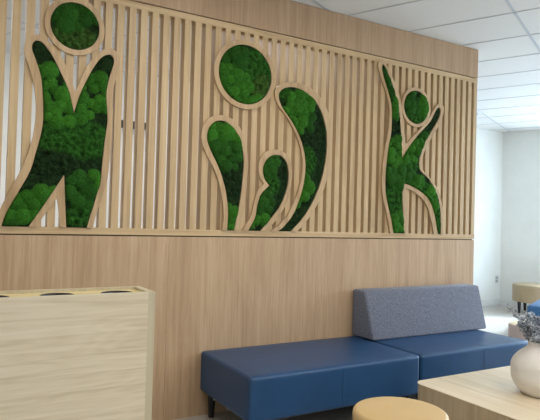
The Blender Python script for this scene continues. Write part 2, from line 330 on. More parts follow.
C_out = [(3306,1306),(3300,1327),(3295,1348),(3289,1369),(3284,1390),(3278,1411),(3272,1431),(3267,1451),(3261,1470),(3254,1491),(3247,1511),(3240,1531),(3233,1550),(3227,1569),(3221,1587),(3216,1606),(3211,1627),(3207,1648),(3203,1668),(3200,1688),(3198,1710),(3197,1733),(3197,1754),(3197,1777),(3198,1801),(3199,1825),(3201,1849),(3203,1873),(3205,1897),(3207,1918),(3210,1939),(3213,1961),(3216,1982),(3219,2003),(3222,2024),(3226,2043),(3229,2062),(3234,2085),(3239,2106),(3244,2127),(3248,2146),(3253,2166),(3256,2186),(3258,2207),(3260,2227),(3262,2248),(3263,2268),(3263,2288),(3263,2308),(3263,2331),(3263,2354),(3262,2377),(3259,2400),(3255,2423),(3249,2443),(3242,2463),(3233,2484),(3224,2504),(3215,2524),(3206,2544),(3197,2563),(3187,2582),(3177,2601),(3167,2619),(3159,2636),(3151,2653),(3141,2677),(3133,2700),(3127,2720),(3125,2737),(3132,2759),(3147,2772),(3168,2779),(3192,2777),(3206,2768),(3219,2755),(3233,2738),(3244,2723),(3256,2707),(3268,2688),(3282,2667),(3292,2651),(3303,2634),(3315,2616),(3326,2597),(3337,2578),(3347,2559),(3356,2541),(3365,2524),(3373,2506),(3380,2488),(3387,2469),(3394,2447),(3399,2429),(3403,2410),(3407,2391),(3411,2370),(3414,2349),(3418,2327),(3422,2305),(3426,2283),(3430,2263),(3434,2242),(3437,2220),(3441,2198),(3445,2176),(3449,2154),(3453,2132),(3457,2110),(3461,2088),(3479,2103),(3503,2123),(3516,2135),(3531,2149),(3548,2165),(3566,2183),(3587,2203),(3602,2217),(3619,2232),(3637,2248),(3655,2265),(3674,2282),(3692,2299),(3708,2315),(3723,2331),(3740,2352),(3754,2373),(3767,2394),(3778,2413),(3790,2431),(3801,2447),(3817,2466),(3833,2482),(3847,2494),(3861,2501),(3890,2503),(3913,2489),(3920,2471),(3922,2445),(3918,2416),(3913,2400),(3906,2382),(3898,2364),(3888,2344),(3878,2325),(3867,2306),(3855,2287),(3841,2268),(3827,2249),(3812,2230),(3797,2211),(3784,2193),(3771,2175),(3759,2157),(3746,2140),(3735,2123),(3724,2106),(3714,2090),(3701,2067),(3689,2045),(3680,2024),(3672,2004),(3666,1984),(3662,1964),(3659,1945),(3659,1927),(3661,1907),(3667,1889),(3681,1870),(3695,1858),(3714,1846),(3735,1834),(3756,1820),(3777,1804),(3794,1790),(3811,1774),(3828,1758),(3845,1740),(3861,1721),(3875,1700),(3885,1683),(3894,1665),(3902,1646),(3910,1626),(3918,1606),(3924,1584),(3931,1561),(3936,1537),(3939,1519),(3942,1499),(3944,1479),(3946,1458),(3948,1437),(3949,1415),(3950,1393),(3952,1371),(3953,1349),(3954,1328),(3956,1306)]
C_in = [(3341,1306),(3335,1328),(3330,1350),(3325,1371),(3319,1393),(3313,1415),(3307,1437),(3301,1456),(3294,1476),(3287,1495),(3280,1515),(3273,1535),(3267,1554),(3261,1573),(3255,1594),(3250,1615),(3246,1636),(3242,1656),(3239,1678),(3237,1701),(3236,1722),(3235,1744),(3235,1766),(3235,1789),(3236,1812),(3237,1836),(3239,1860),(3241,1882),(3243,1905),(3245,1928),(3248,1952),(3251,1975),(3254,1998),(3257,2019),(3260,2039),(3264,2063),(3269,2084),(3274,2103),(3279,2123),(3284,2142),(3287,2163),(3289,2186),(3291,2209),(3292,2234),(3292,2258),(3292,2281),(3292,2303),(3291,2327),(3291,2351),(3289,2373),(3286,2395),(3282,2417),(3276,2440),(3268,2462),(3259,2484),(3249,2507),(3239,2530),(3230,2550),(3220,2571),(3210,2593),(3200,2614),(3191,2634),(3184,2652),(3176,2677),(3170,2700),(3167,2720),(3166,2735),(3186,2751),(3197,2740),(3210,2723),(3225,2702),(3240,2678),(3251,2661),(3262,2643),(3274,2623),(3286,2602),(3297,2580),(3308,2558),(3317,2538),(3326,2517),(3335,2496),(3344,2474),(3352,2452),(3359,2430),(3366,2408),(3372,2386),(3376,2364),(3381,2342),(3384,2320),(3388,2298),(3391,2275),(3394,2253),(3397,2231),(3400,2208),(3403,2185),(3405,2162),(3408,2140),(3410,2118),(3412,2097),(3414,2074),(3416,2052),(3418,2030),(3419,2009),(3420,1988),(3422,1967),(3435,1985),(3448,2003),(3461,2021),(3475,2039),(3489,2057),(3504,2076),(3518,2092),(3533,2109),(3548,2125),(3564,2142),(3581,2159),(3598,2176),(3615,2194),(3629,2208),(3645,2222),(3661,2237),(3677,2251),(3694,2266),(3710,2280),(3725,2295),(3739,2309),(3752,2323),(3769,2345),(3783,2367),(3796,2390),(3808,2411),(3819,2429),(3829,2443),(3855,2464),(3872,2464),(3883,2444),(3882,2411),(3875,2392),(3865,2371),(3852,2347),(3837,2323),(3825,2306),(3812,2288),(3798,2269),(3783,2250),(3769,2231),(3755,2212),(3742,2194),(3729,2176),(3715,2158),(3703,2140),(3691,2123),(3681,2105),(3670,2084),(3661,2063),(3653,2041),(3646,2021),(3640,2002),(3634,1979),(3631,1958),(3629,1938),(3630,1920),(3633,1899),(3641,1881),(3656,1863),(3671,1852),(3690,1841),(3711,1830),(3733,1817),(3753,1802),(3769,1787),(3785,1771),(3801,1753),(3817,1734),(3832,1714),(3845,1693),(3855,1675),(3865,1656),(3874,1637),(3883,1617),(3890,1595),(3897,1571),(3903,1545),(3906,1527),(3909,1507),(3911,1486),(3913,1465),(3915,1443),(3916,1420),(3917,1397),(3919,1374),(3920,1351),(3921,1329),(3923,1306)]
C_notch_out = [(3464,1306),(3463,1329),(3461,1351),(3460,1374),(3458,1397),(3457,1420),(3455,1442),(3454,1463),(3452,1484),(3451,1502),(3449,1527),(3446,1548),(3444,1568),(3442,1586),(3440,1605),(3438,1624),(3437,1648),(3436,1672),(3436,1696),(3436,1719),(3436,1743),(3456,1741),(3476,1740),(3503,1734),(3521,1729),(3542,1723),(3564,1716),(3587,1709),(3610,1700),(3632,1691),(3653,1681),(3674,1671),(3695,1660),(3715,1648),(3734,1634),(3751,1619),(3764,1605),(3776,1590),(3787,1573),(3797,1556),(3807,1537),(3816,1518),(3825,1496),(3832,1478),(3838,1458),(3845,1438),(3851,1416),(3857,1394),(3862,1372),(3868,1350),(3874,1328),(3880,1306)]
C_notch_in = [(3502,1306),(3501,1329),(3499,1352),(3498,1375),(3496,1398),(3495,1421),(3493,1444),(3492,1465),(3490,1485),(3489,1503),(3486,1532),(3484,1556),(3481,1578),(3479,1597),(3478,1617),(3478,1640),(3478,1661),(3479,1681),(3480,1701),(3501,1699),(3528,1693),(3544,1688),(3562,1681),(3581,1673),(3601,1664),(3620,1654),(3639,1643),(3658,1632),(3677,1619),(3695,1604),(3712,1588),(3724,1573),(3735,1558),(3746,1541),(3756,1523),(3765,1503),(3775,1481),(3782,1462),(3789,1442),(3797,1421),(3803,1398),(3810,1375),(3817,1352),(3824,1329),(3831,1306)]

def mm(pts):
    return [(x / 1000.0, z / 1000.0) for x, z in pts]

# ------------------------------------------------------------------ the setting
CQ, SQ = 0.90796, 0.41905           # ceiling grid is turned 24.8 degrees to the feature wall
BACKY = 6.54
CORNER = (8.60, BACKY)
RDIR = Vector((SQ, -CQ, 0))          # right wall runs along this direction

def quad(name, pts, mat, kind='structure'):
    me = bpy.data.meshes.new(name)
    me.from_pydata(pts, [], [tuple(range(len(pts)))])
    o = link(name, me, mat)
    o['kind'] = kind
    return o

R_END = (CORNER[0] + RDIR.x * 12.2, CORNER[1] + RDIR.y * 12.2)
room = [(-3.2, -4.6), (R_END[0], -4.6), R_END, CORNER, (-3.2, BACKY)]
room = [(-3.2, -4.54), R_END, CORNER, (-3.2, BACKY)]
def slab(name, z0, z1, mat):
    grow = [(-3.35, -4.69), (R_END[0] + .1, -4.69), (CORNER[0] + .15, BACKY + .15), (-3.35, BACKY + .15)]
    o = prism(name, grow, z0, z1, mat, smooth=False)
    o['kind'] = 'structure'
    return o
slab('floor', -0.08, 0.0, M['floor'])
slab('ceiling', CEIL, CEIL + 0.08, M['ceiling'])

def S(o):
    o['kind'] = 'structure'
    return o
S(box('wall_back', -3.2, CORNER[0], BACKY, BACKY + .12, 0, CEIL, M['wall']))
S(box('wall_left', -3.32, -3.2, -4.6, BACKY, 0, CEIL, M['wall']))
S(box('wall_front', -3.2, R_END[0], -4.66, -4.54, 0, CEIL, M['wall']))
# right wall: two piers, a sill and a head around a long window well to the right of the picture
def rwall(name, s0, s1, z0, z1, t0=0.0, t1=0.12, mat=None):
    nx, ny = CQ, SQ
    p = [(CORNER[0] + RDIR.x * s + nx * t, CORNER[1] + RDIR.y * s + ny * t) for s, t in ((s0, t0), (s1, t0), (s1, t1), (s0, t1))]
    return prism(name, p, z0, z1, mat or M['wall'], smooth=False)
W0, W1 = 1.35, 7.35
S(rwall('wall_right', 0, W0, 0, CEIL))
S(rwall('wall_right', W1, 12.2, 0, CEIL))
S(rwall('wall_right', W0, W1, 0, 0.75))
S(rwall('wall_right', W0, W1, 2.75, CEIL))
wf = S(rwall('window_1', W0, W1, 0.75, 0.80, -0.02, 0.10, M['white_trim']))
for s in (W0, W0 + 1.98, W0 + 3.98, W1 - .04):
    rwall('window_post', s, s + .05, 0.80, 2.70, 0.02, 0.09, M['white_trim']).parent = wf
rwall('window_head', W0, W1, 2.70, 2.75, 0.0, 0.10, M['white_trim']).parent = wf
S(rwall('baseboard_right', 0.013, W0, 0, 0.10, -0.012, 0.0, M['white_trim']))
S(box('baseboard_back', -3.2, CORNER[0] - .02, BACKY - .012, BACKY, 0, 0.12, M['white_trim']))

# suspended-ceiling grid bars
def grid_bars():
    bm = bmesh.new()
    def bar(qa, pa, qb, pb, w):
        # a bar between two (q, p) points in grid coordinates
        A = Vector((qa * CQ + pa * SQ, qa * SQ - pa * CQ)); B = Vector((qb * CQ + pb * SQ, qb * SQ - pb * CQ))
        # clip to the room
        d = B - A
        t0, t1 = 0.0, 1.0
        for nx, ny, c in ((1, 0, 3.2), (0, 1, 4.54), (0, -1, BACKY), (-CQ, -SQ, CORNER[0] * CQ + CORNER[1] * SQ)):
            fa = nx * A.x + ny * A.y + c; fd = nx * d.x + ny * d.y
            if abs(fd) < 1e-9:
                if fa < 0: return
            else:
                t = -fa / fd
                if fd > 0: t0 = max(t0, t)
                else: t1 = min(t1, t)
        if t1 - t0 < 1e-3: return
        A, B = A + d * t0, A + d * t1
        n = Vector((-d.y, d.x)).normalized() * w / 2
        z0, z1 = CEIL - 0.003, CEIL - 0.0002
        v = [bm.verts.new((p.x, p.y, z)) for z in (z0, z1) for p in (A + n, A - n, B - n, B + n)]
        for f in ((0, 1, 2, 3), (4, 7, 6, 5), (0, 4, 5, 1), (1, 5, 6, 2), (2, 6, 7, 3), (3, 7, 4, 0)):
            bm.faces.new([v[i] for i in f])
    for i in range(-6, 12):
        p = -0.967 + 1.245 * i - (1.245 * 0)
        bar(-14, p, 16, p, 0.026)
    for i in range(-24, 20):
        q = 4.075 + 0.6147 * i
        bar(q, -14, q, 16, 0.014)
    return from_bm('trim_1', bm, M['tbar'])
S(grid_bars())

# oak bulkhead over the screen, oak panelling under it
TH = 0.16
LX = -0.70
def panels(name, xs, z0, z1, mat):
    bm = bmesh.new()
    for a, b in zip(xs, xs[1:]):
        add_box(bm, a + .0008, b - .0008, WY, WY + .018, z0, z1)
    add_box(bm, xs[0], xs[-1] - 0.002, WY + .018, WY + TH - .018, z0, z1)
    add_box(bm, xs[0], xs[-1], WY + TH - .018, WY + TH, z0, z1)
    return S(from_bm(name, bm, mat))
panels('wall_middle', [LX, 0.1, 1.319, 2.55, 3.77, WX1 - .003], 0, 1.2545, M['panel'])
panels('trim_2', [LX, 0.62, 1.84, 3.06, 4.28, WX1 + .003], HEAD0, CEIL - .004, M['header'])
S(box('trim_3', LX, WX1 - .02, WY + .012, WY + TH - .02, 1.2545, 1.263, M['reveal']))
S(box('trim_4', LX, WX1 - .02, WY + .012, WY + TH - .02, TOP1, HEAD0, M['reveal']))
S(box('wall_side', -3.2, LX, WY, WY + TH, 0, CEIL, M['wall']))

# ------------------------------------------------------------------ slat screens
PITCH, SW, SD = 0.0778, 0.0450, 0.074
G0 = 0.8885
def slat_screen(x0, x1, label):
    t = thing('slat_screen', label, 'screen', ((x0 + x1) / 2, WY, RAIL0), group=None)
    ox, oy, oz = t.location
    def put(o):
        o.location = (-ox, -oy, -oz)
        return o
    put(box('bottom_rail', x0, x1, WY, WY + SD + .01, RAIL0, RAIL1, M['rail'], t))
    put(box('top_rail', x0, x1, WY, WY + SD + .01, TOP0, TOP1, M['rail'], t))
    k0 = math.ceil((x0 + SW - G0 - 0.006) / PITCH)
    proto = None
    k = k0
    while G0 + PITCH * k <= x1 + 0.008:
        xr = G0 + PITCH * k
        bm = bmesh.new()
        add_box(bm, xr - SW, xr, WY + .001, WY + .001 + SD, RAIL1, TOP0)
        put(from_bm('slat', bm, M['slat'], t))
        k += 1
    return t
slat_screen(LX, 1.3098, 'light oak screen of upright slats, shorter left section behind the large left moss figure')
slat_screen(1.3106, WX1, 'light oak screen of upright slats, long right section behind the two right moss figures')

# ------------------------------------------------------------------ moss
def dist_poly(P, poly):
    d = np.full(len(P), 1e9)
    inside = np.zeros(len(P), bool)
    A = np.array(poly); B = np.roll(A, -1, 0)
    for a, b in zip(A, B):
        ab = b - a
        L = ab @ ab
        if L < 1e-12: continue
        t = np.clip(((P - a) @ ab) / L, 0, 1)
        d = np.minimum(d, np.hypot(*(P - (a + t[:, None] * ab)).T))
        c = ((a[1] > P[:, 1]) != (b[1] > P[:, 1]))
        if a[1] != b[1]:
            xi = a[0] + (P[:, 1] - a[1]) * (ab[0] / ab[1])
            inside ^= c & (P[:, 0] < xi)
    return d, inside

BRIGHT = np.array(s2l((50, 102, 30))[:3]); MID = np.array(s2l((38, 80, 26))[:3])
DARK = np.array(s2l((27, 46, 22))[:3]); OLIVE = np.array(s2l((52, 80, 32))[:3])
TONES = {'b': BRIGHT, 'm': MID, 'd': DARK, 'o': OLIVE}

def moss(name, poly, zones, parent, seed, base='d'):
    """poly (x, z); zones: (cx, cz, rx, rz, kind, tone) kind 'c' cushions of round moss, 'f' fluffy"""
    rg = random.Random(seed)
    bm = bmesh.new()
    vs = [bm.verts.new((x, 0, z)) for x, z in poly]
    f = bm.faces.new(vs)
    f.normal_update()
    bmesh.ops.triangulate(bm, faces=[f])
    xs = [p[0] for p in poly]; zs = [p[1] for p in poly]
    st = 0.0065
    x = min(xs) + st
    while x < max(xs):
        bmesh.ops.bisect_plane(bm, geom=list(bm.verts) + list(bm.edges) + list(bm.faces), plane_co=(x, 0, 0), plane_no=(1, 0, 0), dist=1e-5)
        x += st
    z = min(zs) + st
    while z < max(zs):
        bmesh.ops.bisect_plane(bm, geom=list(bm.verts) + list(bm.edges) + list(bm.faces), plane_co=(0, 0, z), plane_no=(0, 0, 1), dist=1e-5)
        z += st
    bm.verts.ensure_lookup_table()
    P = np.array([(v.co.x, v.co.z) for v in bm.verts])
    dist, _ = dist_poly(P, poly)
    # cushions
    cush = []
    for cx, cz, rx, rz, kind, tone in zones:
        if kind != 'c': continue
        for _ in range(260):
            a = rg.random() * 2 * PI; q = math.sqrt(rg.random())
            px, pz = cx + rx * q * math.cos(a), cz + rz * q * math.sin(a)
            r = rg.uniform(0.034, 0.062)
            if any((px - c[0]) ** 2 + (pz - c[1]) ** 2 < (0.58 * (r + c[2])) ** 2 for c in cush): continue
            cush.append((px, pz, r, tone, rg.uniform(0.8, 1.22), rg.uniform(0, 0.006)))
    H = np.zeros(len(P)); T = np.tile(TONES[base], (len(P), 1)).astype(float)
    fl = np.array([noise.fractal(Vector((p[0] * 28, seed * 3.1, p[1] * 28)), 0.8, 2.1, 4) for p in P])
    fine = np.array([noise.noise(Vector((p[0] * 95, seed * 1.3, p[1] * 95))) for p in P])
    H += 0.011 + 0.008 * fl + 0.004 * fine
    T *= np.clip(1 + 0.6 * fl + 0.5 * fine, 0.25, 2)[:, None]
    for cx, cz, rx, rz, kind, tone in zones:
        if kind != 'f': continue
        w = np.clip(1.3 - np.hypot((P[:, 0] - cx) / rx, (P[:, 1] - cz) / rz), 0, 0.3) / 0.3
        lump = np.array([noise.noise(Vector((p[0] * 38, 5 + seed, p[1] * 38))) for p in P])
        H = np.maximum(H, w * (0.022 + 0.016 * lump + 0.006 * fl + 0.006 * fine))
        T = T * (1 - w[:, None]) + (TONES[tone] * np.clip(1 + 0.7 * lump + 0.6 * fine, 0.2, 2)[:, None]) * w[:, None]
    best = np.zeros(len(P))
    for cx, cz, r, tone, br, dz in cush:
        d2 = ((P[:, 0] - cx) ** 2 + (P[:, 1] - cz) ** 2) / r ** 2
        h = np.where(d2 < 1, 0.002 + dz + 0.72 * r * np.sqrt(np.clip(1 - d2, 0, 1)), 0) + 0.0015 * fl + 0.0015 * fine
        win = (h > H) & (d2 < 1)
        H = np.where(win, h, H)
        T[win] = TONES[tone] * br
    ed = np.clip(dist / 0.016, 0, 1)
    H = H * np.sqrt(np.clip(ed * (2 - ed), 0, 1)) * 0.9
    H += np.array([rg.uniform(-0.0012, 0.0012) for _ in range(len(P))]) * ed
    Y = WY - 0.0045 - H
    for v, y in zip(bm.verts, Y):
        v.co.y = y
    bmesh.ops.triangulate(bm, faces=bm.faces)
    for fc in bm.faces:
        fc.normal_update()
    me = bpy.data.meshes.new(name)
    bm.to_mesh(me)
    bm.free()
    # make the relief face the room
    if sum(p.normal.y * p.area for p in me.polygons) > 0:
        me.flip_normals()
    at = me.color_attributes.new('tone', 'FLOAT_COLOR', 'POINT')
    at.data.foreach_set('color', np.hstack([np.clip(T, 0.001, 1), np.ones((len(P), 1))]).astype('f').ravel())
    for p in me.polygons:
        p.use_smooth = True
    return link(name, me, M['moss'], parent)

FY0, FY1 = WY - 0.018, WY - 0.0006
def band(name, outer, inner, parent):
    return wall_prism(name, mm(outer) + mm(inner)[::-1], FY0, FY1, M['frame'], parent)
def backing(name, poly, parent):
    return wall_prism(name, poly, WY - .004, WY - .0006, M['core'], parent)
def circle(c, r, n=72):
    return [(c[0] + r * math.cos(2 * PI * i / n), c[1] + r * math.sin(2 * PI * i / n)) for i in range(n)]
def zx(zones):
    return zones

def rebase(t):
    for c in t.children:
        c.location = tuple(-v for v in t.location)

t = thing('moss_figure', 'large green moss person with raised arms and open legs, leftmost on the slat screen', 'wall decoration', (0.62, WY, RAIL1))
ring('head_frame', (0.655, 2.567), 0.148, 0.181, FY0, FY1, M['frame'], t)
hp = circle((0.655, 2.567), 0.147)
backing('backing_board', hp, t)
moss('head_moss', hp, [(0.66, 2.65, .13, .06, 'c', 'm'), (0.60, 2.60, .08, .07, 'c', 'm'), (0.66, 2.49, .13, .07, 'f', 'o')], t, 1)
band('body_frame', A_out_left, A_in_left, t)
band('leg_gap_frame', A_notch_out, A_notch_in, t)
bp = mm(A_in_left) + mm(A_notch_out)[::-1]
backing('backing_board', bp, t)
moss('body_moss', bp, [(0.49, 2.18, .06, .10, 'c', 'b'), (0.60, 2.07, .13, .12, 'c', 'b'), (0.80, 2.17, .11, .10, 'c', 'b'), (0.70, 2.06, .10, .08, 'c', 'b'),
     (0.68, 1.86, .22, .11, 'f', 'm'), (0.52, 1.70, .16, .07, 'f', 'd'), (0.38, 1.42, .10, .07, 'c', 'b'), (0.50, 1.50, .08, .05, 'c', 'b'), (0.29, 1.34, .06, .05, 'c', 'm'),
     (0.72, 1.53, .08, .12, 'c', 'm'), (0.79, 1.60, .06, .06, 'c', 'b'), (0.72, 1.37, .08, .06, 'f', 'm')], t, 2)
rebase(t)

t = thing('moss_figure', 'green moss parent figure curving over a small child, at the centre of the slat screen', 'wall decoration', (1.9, WY, RAIL1))
ring('head_frame', (1.864, 2.453), 0.219, 0.255, FY0, FY1, M['frame'], t)
hp = circle((1.864, 2.453), 0.218)
backing('backing_board', hp, t)
moss('head_moss', hp, [(1.76, 2.58, .10, .09, 'c', 'm'), (1.73, 2.45, .07, .09, 'c', 'b'), (1.80, 2.36, .13, .08, 'c', 'b'), (1.88, 2.29, .10, .06, 'c', 'b'),
     (1.97, 2.52, .12, .13, 'f', 'm'), (2.01, 2.36, .08, .10, 'f', 'o')], t, 3)
for nm, o_, i_, zones, sd in (
    ('left_arm', B_tear_out, B_tear_in, [(1.66, 2.02, .10, .06, 'c', 'b'), (1.72, 1.86, .11, .13, 'c', 'm'), (1.80, 1.92, .06, .08, 'c', 'b'), (1.77, 1.66, .08, .09, 'f', 'd'), (1.75, 1.40, .07, .09, 'c', 'b')], 4),
    ('child', B_child_out, B_child_in, [(2.06, 1.84, .09, .10, 'c', 'm'), (2.09, 1.66, .08, .08, 'f', 'm'), (2.02, 1.52, .10, .07, 'c', 'm'), (1.98, 1.42, .10, .07, 'c', 'b'), (1.92, 1.33, .05, .04, 'f', 'o')], 5),
    ('right_arm', B_cres_out, B_cres_in, [(2.36, 2.30, .12, .08, 'c', 'b'), (2.28, 2.16, .10, .10, 'c', 'b'), (2.42, 2.18, .06, .07, 'c', 'm'), (2.21, 2.36, .06, .05, 'f', 'm'), (2.42, 2.02, .08, .07, 'f', 'd'),
        (2.41, 1.86, .09, .10, 'f', 'm'), (2.36, 1.66, .10, .10, 'c', 'b'), (2.26, 1.52, .08, .08, 'c', 'b'), (2.14, 1.38, .09, .07, 'f', 'o')], 6)):
    band(nm + '_frame', o_, i_, t)
    pl = mm(i_)
    backing('backing_board', pl, t)
    moss(nm + '_moss', pl, zones, t, sd)
rebase(t)

t = thing('moss_figure', 'slim green moss person leaping with one arm straight up, rightmost on the slat screen', 'wall decoration', (3.5, WY, RAIL1))
ring('head_frame', (3.578, 2.430), 0.148, 0.176, FY0, FY1, M['frame'], t)
hp = circle((3.578, 2.430), 0.147)
backing('backing_board', hp, t)
moss('head_moss', hp, [(3.52, 2.48, .09, .08, 'c', 'm'), (3.66, 2.45, .06, .10, 'c', 'b'), (3.58, 2.36, .12, .07, 'f', 'm')], t, 7)
band('body_frame', C_out, C_in, t)
band('leg_gap_frame', C_notch_out, C_notch_in, t)
bp = mm(C_in) + mm(C_notch_out)[::-1]
backing('backing_board', bp, t)
moss('body_moss', bp, [(3.25, 2.60, .08, .14, 'c', 'm'), (3.30, 2.40, .08, .10, 'c', 'b'), (3.34, 2.22, .08, .10, 'f', 'd'), (3.36, 2.02, .12, .12, 'c', 'b'), (3.42, 1.86, .16, .14, 'c', 'm'),
     (3.62, 2.02, .10, .12, 'c', 'b'), (3.70, 2.14, .07, .08, 'c', 'm'), (3.56, 1.76, .12, .08, 'c', 'b'), (3.66, 1.70, .10, .07, 'f', 'm'), (3.78, 1.60, .08, .10, 'c', 'b'),
     (3.34, 1.60, .10, .12, 'f', 'm'), (3.40, 1.38, .10, .10, 'c', 'b'), (3.86, 1.44, .06, .12, 'f', 'm')], t, 8)
rebase(t)

# ------------------------------------------------------------------ low divider cabinet with round openings
def cabinet():
    t = thing('divider_cabinet', 'pale wood cabinet in the left foreground with round black openings in its top', 'cabinet', (0.2, 2.36, 0))
    X0, X1, Y0, Y1, H = -0.55, 0.767, 2.257, 2.475, 1.07
    box('front_panel', X0 + .03, X1 - .03, Y0, Y0 + .02, 0.06, H, M['ash_h'], t)
    box('side_panel', X1 - .03, X1, Y0, Y1, 0, H, M['ash_edge'], t)
    box('side_panel', X0, X0 + .03, Y0, Y1, 0, H, M['ash_edge'], t)
    box('back_panel', X0 + .03, X1 - .03, Y1 - .02, Y1, 0.0, H, M['ash_edge'], t)
    box('plinth', X0 + .03, X1 - .03, Y0 + .04, Y0 + .06, 0, 0.06, M['black'], t)
    # recessed top with round cut-outs
    zt, r = H - .012, 0.064
    cs = [(0.395 + .24 * i, 2.368) for i in (-3, -2, -1, 0, 1)]
    bm = bmesh.new()
    xa, xb, ya, yb = X0 + .03, X1 - .03, Y0 + .02, Y1 - .02
    edges = [xa] + [c[0] + .12 for c in cs[:-1]] + [xb]
    for i, c in enumerate(cs):
        l, rr = edges[i], edges[i + 1]
        n = 48
        for zz in (zt, zt - .018):
            inner, outer = [], []
            for k in range(n):
                a = 2 * PI * (k + .5) / n
                dx, dy = math.cos(a), math.sin(a)
                inner.append(bm.verts.new((c[0] + r * dx, c[1] + r * dy, zz)))
                s = min((rr - c[0]) / dx if dx > 0 else (l - c[0]) / dx, (yb - c[1]) / dy if dy > 0 else (ya - c[1]) / dy)
                outer.append(bm.verts.new((c[0] + s * dx, c[1] + s * dy, zz)))
            for k in range(n):
                bm.faces.new((inner[k], outer[k], outer[(k + 1) % n], inner[(k + 1) % n]))
    from_bm('top_panel', bm, M['tray'], t)
    for c in cs:
        lathe('round_insert', [(r - .012, zt - .15), (r - .004, zt - .012), (r - .001, zt - .006), (r + .002, zt + .0003), (r + .002, zt + .0012), (r - .002, zt + .0012), (r - .008, zt - .012), (r - .016, zt - .146)],
              M['insert'], t, 40, c, cap=False)
        # closed bottom
        lathe('insert_base', [(r - .013, zt - .15), (r - .013, zt - .144)], M['insert'], t, 40, c)
    rebase(t)
cabinet()

# ------------------------------------------------------------------ seating
def cushion(name, x0, x1, y0, y1, z0, z1, mat, parent, bev=0.022, crown=0.004):
    bm = bmesh.new()
    add_box(bm, x0, x1, y0, y1, z0, z1)
    bmesh.ops.subdivide_edges(bm, edges=bm.edges[:], cuts=7, use_grid_fill=True)
    cx, cy, cz = (x0 + x1) / 2, (y0 + y1) / 2, (z0 + z1) / 2
    for v in bm.verts:
        u, w, q = (v.co.x - cx) / (x1 - x0) * 2, (v.co.y - cy) / (y1 - y0) * 2, (v.co.z - cz) / (z1 - z0) * 2
        if q > .99: v.co.z += crown * (1 - u ** 4) * (1 - w ** 4)
    es = [e for e in bm.edges if len(e.link_faces) == 2 and e.calc_face_angle(0) > 1.2]
    bmesh.ops.bevel(bm, geom=es, offset=bev, segments=4, profile=0.5, affect='EDGES')
    return from_bm(name, bm, mat, parent, True, 60)

def tleg(name, x, y, z1, parent, r0=0.019, r1=0.032):
    return lathe(name, [(r0, 0.0), (r0, 0.006), (r1, z1)], M['black'], parent, 24, (x, y))

def bench(x0, x1, label, cat, name, back=False, bolts=()):
    y0, y1 = 2.885, 3.630
    t = thing(name, label, cat, ((x0 + x1) / 2, (y0 + y1) / 2, 0))
    zb, zt = 0.178, 0.456
    cushion('seat', x0, x1, y0, y1, zb, zt, M['blue'], t)
    xm = (x0 + x1) / 2 + (.05 if back else 0)
    bm = bmesh.new()
    tube(bm, [(xm, y0 - .0004, zb + .02), (xm, y0 - .0004, zt - .024)], .0013, .0013, 6)
    tube(bm, [(xm, y0 + .022, zt + .0015), (xm, y1 - .25, zt + .0035)], .0010, .0010, 6) if back else None
    from_bm('seam', bm, M['seam'], t)
    for lx in (x0 + .07, x1 - .07):
        for ly in (y0 + .07, y1 - .06):
            tleg('leg', lx, ly, zb + .004, t)
    for by in bolts:
        lathe('fixing_bolt', [(.006, zb - .010), (.007, zb - .004), (.004, zb + .002)], M['steel'], t, 12, (x0 + .02, by))
    if back:
        # wedge-shaped back rest
        bx0, bx1 = x0 - .042, x1 + .085
        bm = bmesh.new()
        prof = [(3.372, zt + .002), (3.632, zt + .002), (3.632, 0.842), (3.476, 0.842)]
        a = [bm.verts.new((bx0, y, z)) for y, z in prof]
        b = [bm.verts.new((bx1, y, z)) for y, z in prof]
        # front face slopes in a little at the ends too
        bm.faces.new(a); bm.faces.new(b)
        for i in range(4):
            bm.faces.new((a[i], a[(i + 1) % 4], b[(i + 1) % 4], b[i]))
        a[0].co.x += .018
        for v in bm.verts:
            if v.co.z > .8 and v.co.x > x1 - .2: v.co.x -= .000
        bmesh.ops.bevel(bm, geom=list(bm.edges), offset=.022, segments=5, profile=0.5, affect='EDGES')
        br = from_bm('backrest', bm, M['grey'], t, True, 60)
        br['label'] = 'grey heather fabric backrest'
        bm = bmesh.new()
        xs_ = (bx0 + bx1) / 2
        tube(bm, [(xs_, 3.3825, zt + .01), (xs_, 3.4692, 0.812)], .0014, .0014, 6)
        from_bm('back_seam', bm, M['socket'], br)
    rebase(t)
    return t
bench(1.574, 2.945, 'navy blue backless bench against the oak wall, left of the grey-backed sofa', 'bench', 'upholstered_bench', False, (3.42, 3.22))
bench(2.957, 4.190, 'navy blue sofa with a grey fabric backrest at the right end of the oak wall', 'sofa', 'sofa', True)

def ottoman(name, label, c, r, h, zb, mside, mtop, legs, legr=0.018, phase=0.6):
    t = thing(name, label, 'ottoman', (c[0], c[1], 0))
    e = 0.022
    prof = [(r - .02, zb), (r - .004, zb + .004), (r, zb + .02)]
    prof += [(r, h - e - .02)]
    prof += [(r - e + e * math.cos(a), h - e + e * math.sin(a)) for a in [PI / 2 * k / 6 for k in range(7)]]
    prof += [(r * .6, h + .003), (r * .2, h + .004)]
    d = lathe('drum' if mtop is mside else 'side_cover', prof, mside, t, 72)
    if mtop is not mside:
        lathe('top_cushion', [(r - e * .35, h - .001), (r - e, h + .004), (r * .6, h + .008), (r * .1, h + .009)], mtop, t, 72)
    # welt line just under the top edge
    bm = bmesh.new()
    n = 72
    tube(bm, [((r + .0006) * math.cos(2 * PI * i / n), (r + .0006) * math.sin(2 * PI * i / n), h - e - .012) for i in range(n + 1)], .0016, .0016, 6)
    from_bm('welt', bm, mside, t)
    for i in range(legs):
        a = 2 * PI * i / legs + phase
        tleg('leg', (r - .07) * math.cos(a), (r - .07) * math.sin(a), zb + .004, t, legr * .8, legr * 1.3)
    return t
ottoman('round_ottoman', 'mustard yellow round ottoman in front of the low wooden table', (2.022, 2.110), 0.238, 0.440, 0.13, M['mustard'], M['mustard'], 4)
